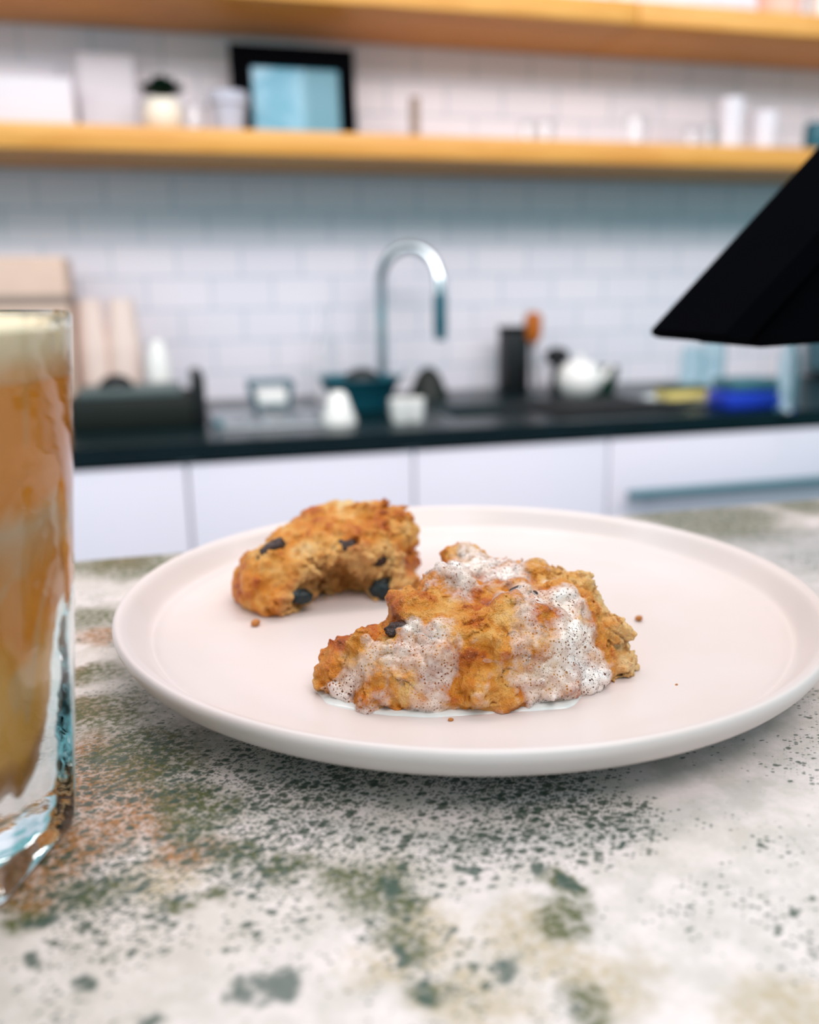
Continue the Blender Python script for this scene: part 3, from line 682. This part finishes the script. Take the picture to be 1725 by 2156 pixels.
blobs1 = [((1006, 1322), .0042, .9), ((868, 1288), .0068, .75), ((950, 1240), .0085, .45), ((768, 1352), .0050, .7), ((704, 1415), .0050, .6), ((842, 1496), .0036, .95),
          ((845, 1262), .0040, .3), ((775, 1480), .0036, .6), ((1065, 1480), .0060, .65), ((1000, 1440), .0075, .6), ((1055, 1362), .0048, .65), ((1135, 1372), .003, .7),
          ((980, 1500), .003, .9), ((1130, 1210), .0055, .35), ((1180, 1255), .0055, .4), ((1290, 1330), .0060, .3), ((975, 1180), .007, .1),
          ((1310, 1400), .0055, .4), ((920, 1380), .004, .5), ((690, 1440), .003, .6), ((1175, 1500), .002, .9), ((815, 1420), .005, .4), ((1070, 1290), .005, .35), ((1215, 1225), .004, .4)]
V1 = Vol(d, sh, org1, h_); blobs1 = [(V1.hit(*c_, sink=r_*.50), r_, bw_) for c_, r_, bw_ in blobs1]
band = np.abs(d) < .014; pb = pts[band]; db = d[band]
for (c_, r_, _) in blobs1: db = smin(db, np.linalg.norm((pb-np.array(c_))*np.array([1, 1, 1.15]), axis=1)-r_, .0035)
right = 1/(1+np.exp(-((pb[:, 0]-.128)+.35*(pb[:, 1]-.255)-.25*(pb[:, 2]-ZF-.02))/.0035))    # torn crumb side
lo = fbm(vn, pb, 105, 3)*.0034; mid = fbm(vn2, pb, 330, 2)*.0019
w1 = worley(3, pb, 190.); w2_ = worley(8, pb+.003*vn(pb, 150)[:, None], 480.)
db = db+lo+mid+(w1-.5)*.0016+(w2_-.45)*(.0008+.0018*right)-.0006
# crevices
crev = np.abs(fbm(VN(21), pb, 120, 2)); db = db+np.clip(.035-crev, 0, 1)*.06*(.4+.8*right)
d = d.copy(); d[band] = db
d = np.maximum(d, -(z)+.0002)
V1 = Vol(d, sh, org1, h_); P1, F1 = surface_nets(d.reshape(sh), org1, h_)
o1 = np.array([.092, .265, ZF])
N1 = normals(P1, F1)
br = .46+.9*fbm(VN(31), P1, 85, 3)+.15*(worley(3, P1, 190.) < .42)
for (c_, r_, bw_) in blobs1:
    q_ = np.exp(-np.maximum(np.linalg.norm(P1-np.array(c_), axis=1)-r_*.9, 0)/.0016); br = br*(1-q_*.75)+bw_*q_*.75
Prel = P1-o1
cr1 = 1/(1+np.exp(-((P1[:, 0]-.131)+.35*(P1[:, 1]-.255)-.25*(P1[:, 2]-ZF-.02)+.008*vn(P1, 200))/.002))
S1 = empty('scone', tuple(o1), 'larger scone piece splashed with bubbly milk foam at the plate front', 'scone')
to_mesh('baked_dough', P1, F1, scone_mat('golden_scone', lin(250, 214, 160)), S1, {'brown': np.clip(br, 0, 1.1), 'crumb': cr1*.85}, o1)
# foam that lies on it
fz = [((820, 1400, .014), .017, .62), ((760, 1450, .006), .015, .75), ((900, 1440, .010), .022, .60), ((1180, 1400, .014), .016, 1.3), ((1220, 1370, .016), .012, 1.3), ((1150, 1440, .009), .014, 1.15), ((1240, 1440, .006), .010, 1.25), ((1120, 1340, .021), .012, .7),
      ((1000, 1350, .020), .009, .7), ((900, 1490, .001), .012, .8), ((1000, 1500, .0), .012, .7), ((720, 1470, .0), .010, .9), ((1000, 1190, .028), .014, 1.35), ((950, 1185, .028), .012, 1.4), ((1070, 1215, .028), .012, 1.1), ((1100, 1240, .029), .010, 1.0),
      ((1190, 1280, .027), .009, 1.15), ((1140, 1265, .028), .008, .9), ((868, 1318, .020), .0035, 1.2), ((780, 1345, .017), .005, .8), ((870, 1350, .018), .010, .45), ((1130, 1480, .002), .010, 1.2), ((1180, 1330, .021), .010, .8)]
cov = np.zeros(len(P1))
for (a, r_, s_) in fz:
    c_ = V1.hit(a[0], a[1]); cov = np.maximum(cov, s_*np.exp(-(((P1-c_)**2).sum(1))/r_**2))
nf = fbm(VN(41), P1, 150, 3); cov = cov+.95*nf-.26
for (c_, r_, bw_) in blobs1:
    if bw_ >= .6: cov = cov-.55*np.exp(-np.maximum(np.linalg.norm(P1-np.array(c_), axis=1)-r_, 0)/.0015)
cov -= cr1*1.2
cov += .42*np.exp(-((P1[:, 2]-ZF)/.0022))*(P1[:, 0] < .112)*(P1[:, 1] < .27)
def foam_from(P, F, N, cov, org, parent, thick=.00055):
    keep = (cov[F] > -.05).all(1); Ff = F[keep]; used = np.unique(Ff); mp = np.full(len(P), -1); mp[used] = np.arange(len(used))
    Ff = mp[Ff]; Pp = P[used]; Ps = lap(Pp, Ff, 3); cc = cov[used]
    Nn = N[used]; Pf = Ps+Nn*(np.clip(cc, -.05, .8)*thick/.8+.00015)[:, None]
    return tag(to_mesh('milk_foam', Pf, Ff, FOAM, parent, {'cover': np.clip(cc, 0, 1)}, org), 'white bubbly milk foam')
foam_from(P1, F1, N1, cov, o1, S1)
# thin pool of milk round its front base
t = NT('thin_milk'); t.set(Base_Color=t.mix(t.noise(t.coord(), 300, 2), lin(240, 236, 232), lin(226, 224, 222)), Roughness=.08); t.b.inputs['Alpha'].default_value = .9
pool = NT('thin_milk'); 
gx, gy = np.meshgrid(np.arange(.026, .142, .0004), np.arange(.212, .285, .0004), indexing='ij')
dp = poly_sdf(gx, gy, poly1); pn = vn(np.stack([gx.ravel(), gy.ravel(), np.zeros(gx.size)], 1), 110).reshape(gx.shape)
wdt = .0022+.0030*pn-.0035*np.clip((gx-.110)/.01, 0, 1)-.006*np.clip((gy-.257)/.01, 0, 1)
tk = np.clip((wdt-dp)/.0018, -1, 1); inside = tk > -.5
idm = np.full(gx.shape, -1); idm[inside] = np.arange(inside.sum())
zz = ZF+.0002+np.where(tk > 0, .0006*np.sqrt(np.maximum(tk, 0)), tk*.0016)
Pp = np.stack([gx[inside], gy[inside], zz[inside]], 1)
a, b_, c_, e_ = idm[:-1, :-1], idm[1:, :-1], idm[1:, 1:], idm[:-1, 1:]; ok = (a >= 0) & (b_ >= 0) & (c_ >= 0) & (e_ >= 0)
tag(to_mesh('milk_pool', Pp, np.stack([a[ok], b_[ok], c_[ok], e_[ok]], 1), t.m, S1, {}, o1), 'thin white milk pool')
fruit(S1, o1, V1.hit(846, 1330, .0038*.95), .0038, (1.55, .9, .75), (0, .1, -.2), raisin, label='shiny dark raisin')
fruit(S1, o1, V1.hit(890, 1330, .0016*.95), .0016, (1.2, 1, .8), (0, 0, 0), raisin)
fruit(S1, o1, V1.hit(1096, 1243, .0020*.95), .0020, (1.5, .9, .7), (0, 0, .1), raisin)
fruit(S1, o1, V1.hit(1126, 1251, .0013*.95), .0013, (1.2, .9, .7), (0, 0, .1), raisin)
fruit(S1, o1, V1.hit(1150, 1490, .0022*.95), .0022, (1.5, .9, .8), (0, 0, .1), raisin)
# ---- bitten scone
poly2 = [(0.0187, 0.3513), (0.0205, 0.338), (0.0272, 0.3293), (0.0348, 0.3264), (0.0467, 0.3273), (0.0587, 0.3272), (0.0707, 0.3257), (0.0787, 0.3242), (0.0866, 0.3271), (0.0914, 0.3375), (0.096, 0.3509), (0.0956, 0.3681),
         (0.0893, 0.3796), (0.0792, 0.3873), (0.0631, 0.3903), (0.0454, 0.3818), (0.0298, 0.3685)]
h2 = .00055
g, org2 = grid((.009, .311, ZF-.0012), (.110, .404, ZF+.046), h2); Xg, Yg, Zg = g; sh = Xg.shape
pts = np.stack([Xg.ravel(), Yg.ravel(), Zg.ravel()], 1); z = pts[:, 2]-ZF
x2, y2 = Xg[:, :, 0], Yg[:, :, 0]; dd = poly_sdf(x2, y2, poly2)
hh = .0245+.0085*G(x2, y2, 0.0677, 0.3654, .030)+.004*G(x2, y2, 0.0898, 0.3605, .012)-.006*G(x2, y2, 0.0204, 0.3437, .016)-.004*G(x2, y2, 0.0407, 0.3273, .012)
DD = np.repeat(dd[:, :, None], sh[2], 2).ravel(); HH = np.repeat(hh[:, :, None], sh[2], 2).ravel()
d = smax(DD+.40*np.maximum(z-.008, 0)+.5*np.maximum(.004-z, 0), z-HH, .008)
def ell(p, c, r): q_ = (p-np.array(c))/np.array(r); l = np.linalg.norm(q_, axis=1); return (l-1)*min(r)
bn = fbm(vn, pts, 150, 2)*.003
bite = smin(ell(pts, (0.0608, 0.3253, ZF+.004), (.0210, .0220, .0165))+bn, ell(pts, (0.0759, 0.3185, ZF+.018), (.022, .0125, .0115))+bn, .004)
bite = smin(bite, ell(pts, (0.051, 0.3177, ZF+.016), (.014, .010, .010))+bn, .004)
d = smax(d, -bite, .0025)
blobs2 = [((560, 1180), .006, .4), ((545, 1225), .006, .6), ((590, 1260), .006, .65), ((620, 1195), .005, .5), ((830, 1090), .0055, .4), ((845, 1130), .006, .35),
          ((770, 1085), .006, .3), ((815, 1265), .005, .5), ((700, 1240), .005, .5), ((760, 1180), .004, .3), ((865, 1205), .0028, .7), ((868, 1232), .004, .45), ((580, 1290), .004, .7)]
V2 = Vol(d, sh, org2, h2); blobs2 = [(V2.hit(*c_, sink=r_*.5), r_, bw_) for c_, r_, bw_ in blobs2]
band = np.abs(d) < .014; pb = pts[band]; db = d[band]; bb = bite[band]
for (c_, r_, _) in blobs2: db = smin(db, np.linalg.norm(pb-np.array(c_), axis=1)-r_, .003)
torn = 1/(1+np.exp((bb-.0035)/.001)); torn = np.maximum(torn, .8/(1+np.exp(-(pb[:, 0]-.083)/.003)))
db = db+fbm(vn, pb, 95, 3)*.0042+fbm(vn2, pb, 330, 2)*.0018+(worley(13, pb, 200.)-.5)*(.0018+.0018*torn)+(worley(18, pb, 420.)-.45)*(.0006+.0022*torn)-.0006
crev = np.abs(fbm(VN(22), pb, 140, 2)); db = db+np.clip(.04-crev, 0, 1)*.06*(.2+.8*torn)
d[band] = db; d = np.maximum(d, -z+.0002)
V2 = Vol(d, sh, org2, h2); P2, F2 = surface_nets(d.reshape(sh), org2, h2); o2 = np.array([.058, .356, ZF])
br = .38+.8*fbm(VN(32), P2, 90, 3)+.12*(worley(13, P2, 200.) < .4)
for (c_, r_, bw_) in blobs2:
    q_ = np.exp(-np.maximum(np.linalg.norm(P2-np.array(c_), axis=1)-r_*.9, 0)/.0016); br = br*(1-q_*.6)+bw_*q_*.6
bn2 = fbm(vn, P2, 150, 2)*.004
bt2 = np.minimum(ell(P2, (0.0608, 0.3253, ZF+.004), (.0210, .0220, .0165))+bn2, np.minimum(ell(P2, (0.0759, 0.3185, ZF+.018), (.022, .0125, .0115))+bn2, ell(P2, (0.051, 0.3177, ZF+.016), (.014, .010, .010))+bn2))
cr2 = 1/(1+np.exp((bt2-.003)/.001))*.8
S2 = empty('scone', tuple(o2), 'smaller bitten scone piece at the back left of the plate', 'scone')
to_mesh('baked_dough', P2, F2, scone_mat('toasted_scone', lin(246, 198, 130)), S2, {'brown': np.clip(br, 0, 1.1), 'crumb': cr2}, o2)
fruit(S2, o2, V2.hit(570, 1160, .0046*.8), .0046, (1.5, .7, .7), (0, -.5, .4), raisin, label='long dark raisin with a glint')
fruit(S2, o2, V2.hit(728, 1152, .0042*.8), .0042, (1.3, .8, .8), (0, .1, 0), raisin)
fruit(S2, o2, V2.hit(802, 1178, .0036*.8), .0036, (1.2, .8, .8), (0, .4, 0), raisin)
fruit(S2, o2, V2.hit(812, 1240, .0062*.35), .0062, (1.0, .8, .9), (0, 0, 0), berry, 'berry', 'large blue black berry')
fruit(S2, o2, V2.hit(630, 1255, .0040*.35), .0040, (1.3, .8, .8), (0, 0, 0), berry, 'berry', 'dark berry in the bite')
# ---- crumbs
def crumb(px, py, r, label, seed, dz=0):
    p = on_z(px, py, ZF+dz); b = MB().ball((0, 0, 0), r, 3, (1.1, .9, .85)); nn = VN(seed)
    vv = np.array([v.co for v in b.bm.verts]); q_ = nn(vv+.1, .55/r)*.9
    for v, k in zip(b.bm.verts, q_): v.co *= 1+k
    zmin = min(v.co.z for v in b.bm.verts)
    o = b.build('crumb', CR, loc=(p[0], p[1], ZF-zmin-.0001)); tag(o, label, 'crumb', 'scone crumbs on the plate')
CR = mat('toasted_crumb', lin(208, 128, 60), .6, var=.2, scale=500, bump=.0003)
crumb(540, 1318, .0017, 'golden crumb on the plate in front of the bitten scone', 1)
crumb(1343, 1308, .0016, 'flat pale crumb right of the larger scone', 2)
crumb(950, 1518, .0008, 'tiny crumb in front of the milk pool', 3)
crumb(1425, 1443, .0004, 'minute crumb on the empty right side of the plate', 4)
crumb(874, 1238, .0016, 'small crumb at the right foot of the bitten scone', 6)
# ------------------------------------------------------------ glass of coffee
GC = (-.0725, .2145); HG = .128
def r_round(z): return .0402+(.0519-.0402)*(z/HG)
def r_out(th, z):
    a = .0375+.0100*max(z, 0)/.082; ph = (th+PI/8) % (PI/4)-PI/8     # facet normals at -22.5 + 45k deg
    th2 = (th+PI/8+PI/8) % (PI/4)-PI/8
    R_ = r_round(z); p_ = a/math.cos(th2); k = .0006
    m_ = min(R_, p_); 
    return m_
inn = [(.0125, 0.), (.0128, .006), (.0140, .0130), (.0200, .0185), (.030, .0225), (.048, .0262), (.060, .0295), (.068, .0325), (.076, .0372), (.085, .0425), (.095, .0455), (.110, .0478), (.1265, .0500)]
def r_in(z):
    for (z0, r0_), (z1, r1) in zip(inn, inn[1:]):
        if z <= z1: return r0_+(r1-r0_)*max(0, z-z0)/(z1-z0)
    return inn[-1][1]
b = bmesh.new(); NG = 192; rings = []
def ring(f): rings.append([b.verts.new((f(2*PI*i/NG)*math.cos(2*PI*i/NG), f(2*PI*i/NG)*math.sin(2*PI*i/NG), zz_)) for i in range(NG)])
for zz_ in (0.0044,): ring(lambda th: r_out(th, 0)*.10)
for zz_, s_ in ((.0038, .45), (.0026, .68)): ring(lambda th, s_=s_: r_out(th, 0)*s_)
for zz_ in (0.0,): ring(lambda th: r_out(th, 0)*.90)
for zz_, s_ in ((.0004, .965), (.0016, .990)): ring(lambda th, s_=s_: r_out(th, 0)*s_)
for k in range(50):
    zz_ = .004+(HG-.0055)*k/49; ring(lambda th: r_out(th, zz_))
zz_ = HG-.0004; ring(lambda th: .0513); zz_ = HG; ring(lambda th: .0507); zz_ = HG-.0006; ring(lambda th: .0501)
for k in range(44):
    zz_ = .1260-(.1260-.0129)*k/43; ring(lambda th: r_in(zz_))
zz_ = .0126; ring(lambda th: .003)
for A, B_ in zip(rings, rings[1:]):
    for i in range(NG): b.faces.new((A[i], A[(i+1) % NG], B_[(i+1) % NG], B_[i]))
b.faces.new(rings[0][::-1]); b.faces.new(rings[-1])
bmesh.ops.recalc_face_normals(b, faces=b.faces)
mb = MB(); mb.bm.free(); mb.bm = b
gg = NT('thick_pressed_glass'); _n = gg.noise(gg.coord(), 70, 2)
gg.set(Base_Color=gg.mix(_n, (1, 1, 1, 1), (.96, .99, .99, 1)), Roughness=.0, IOR=1.5, Normal=gg.bump(_n, .4, .0016)); gg.b.inputs['Transmission Weight'].default_value = 1.
tag(mb.build('faceted_glass', gg.m, loc=(GC[0], GC[1], Z0)), 'clear thick faceted glass filled with milky coffee at the left edge', 'glass')
cf = NT('milky_coffee'); co = cf.coord(); sp = cf.add('ShaderNodeSeparateXYZ', {0: co})
mp = cf.add('ShaderNodeMapping', {'Vector': co, 'Scale': (1, 1, .45)}).outputs[0]
nz = cf.noise(mp, 42, 2, .4, 1.2); zc_ = cf.math('ADD', sp.outputs[2], cf.math('MULTIPLY_ADD', nz, .024, -.012))
rp = cf.add('ShaderNodeValToRGB', {0: cf.rng(zc_, .0, .115, 0, 1, False)}); r = rp.color_ramp
r.elements[0].position = .0; r.elements[0].color = lin(130, 84, 16); r.elements[1].position = 1; r.elements[1].color = lin(248, 154, 16)
for ps, cl in ((.22, lin(190, 124, 26)), (.27, lin(244, 176, 78)), (.42, lin(246, 182, 88)), (.50, lin(240, 146, 12)), (.62, lin(240, 156, 50)), (.70, lin(224, 190, 148)), (.76, lin(244, 150, 14))): q_ = r.elements.new(ps); q_.color = cl
st = cf.noise(cf.add('ShaderNodeMapping', {'Vector': co, 'Scale': (1, 1, .12), 'Rotation': (0, .25, 0)}).outputs[0], 110, 2, .4)
cc_ = cf.mix(cf.rng(st, .58, .66, 0, .55), rp.outputs[0], lin(226, 190, 146))
cf.set(Base_Color=cc_, Roughness=.35)
LZ = .1142; FZ = .1255
pr = [(0, .0124)]+[(r_in(.0131+(LZ-.0131)*k/40)+.0002, .0131+(LZ-.0131)*k/40) for k in range(41)]+[(0, LZ)]
ce = empty('milk_coffee', (GC[0], GC[1], Z0), 'layered milky coffee filling the faceted glass', 'coffee')
MB().lathe(pr, 128).build('coffee', cf.m, ce)
ft = NT('cream_crema'); _n = ft.noise(ft.coord(), 200, 3); _s = ft.add('ShaderNodeSeparateXYZ', {0: ft.coord()})
zz2 = ft.math('ADD', _s.outputs[2], ft.math('MULTIPLY_ADD', _n, .002, -.001))
ft.set(Base_Color=ft.mix(ft.rng(zz2, .1142, .1215), lin(244, 180, 118), lin(255, 228, 190)), Roughness=.6)
pr = [(0, LZ+.0001), (r_in(LZ)+.0002, LZ+.0001)]+[(r_in(LZ+(FZ-LZ)*k/8)+.0002, LZ+(FZ-LZ)*k/8) for k in range(1, 8)]+[(.0485, FZ-.0004), (.045, FZ-.001), (0, FZ-.001)]
MB().lathe(pr, 128).build('foam_layer', ft.m, ce)
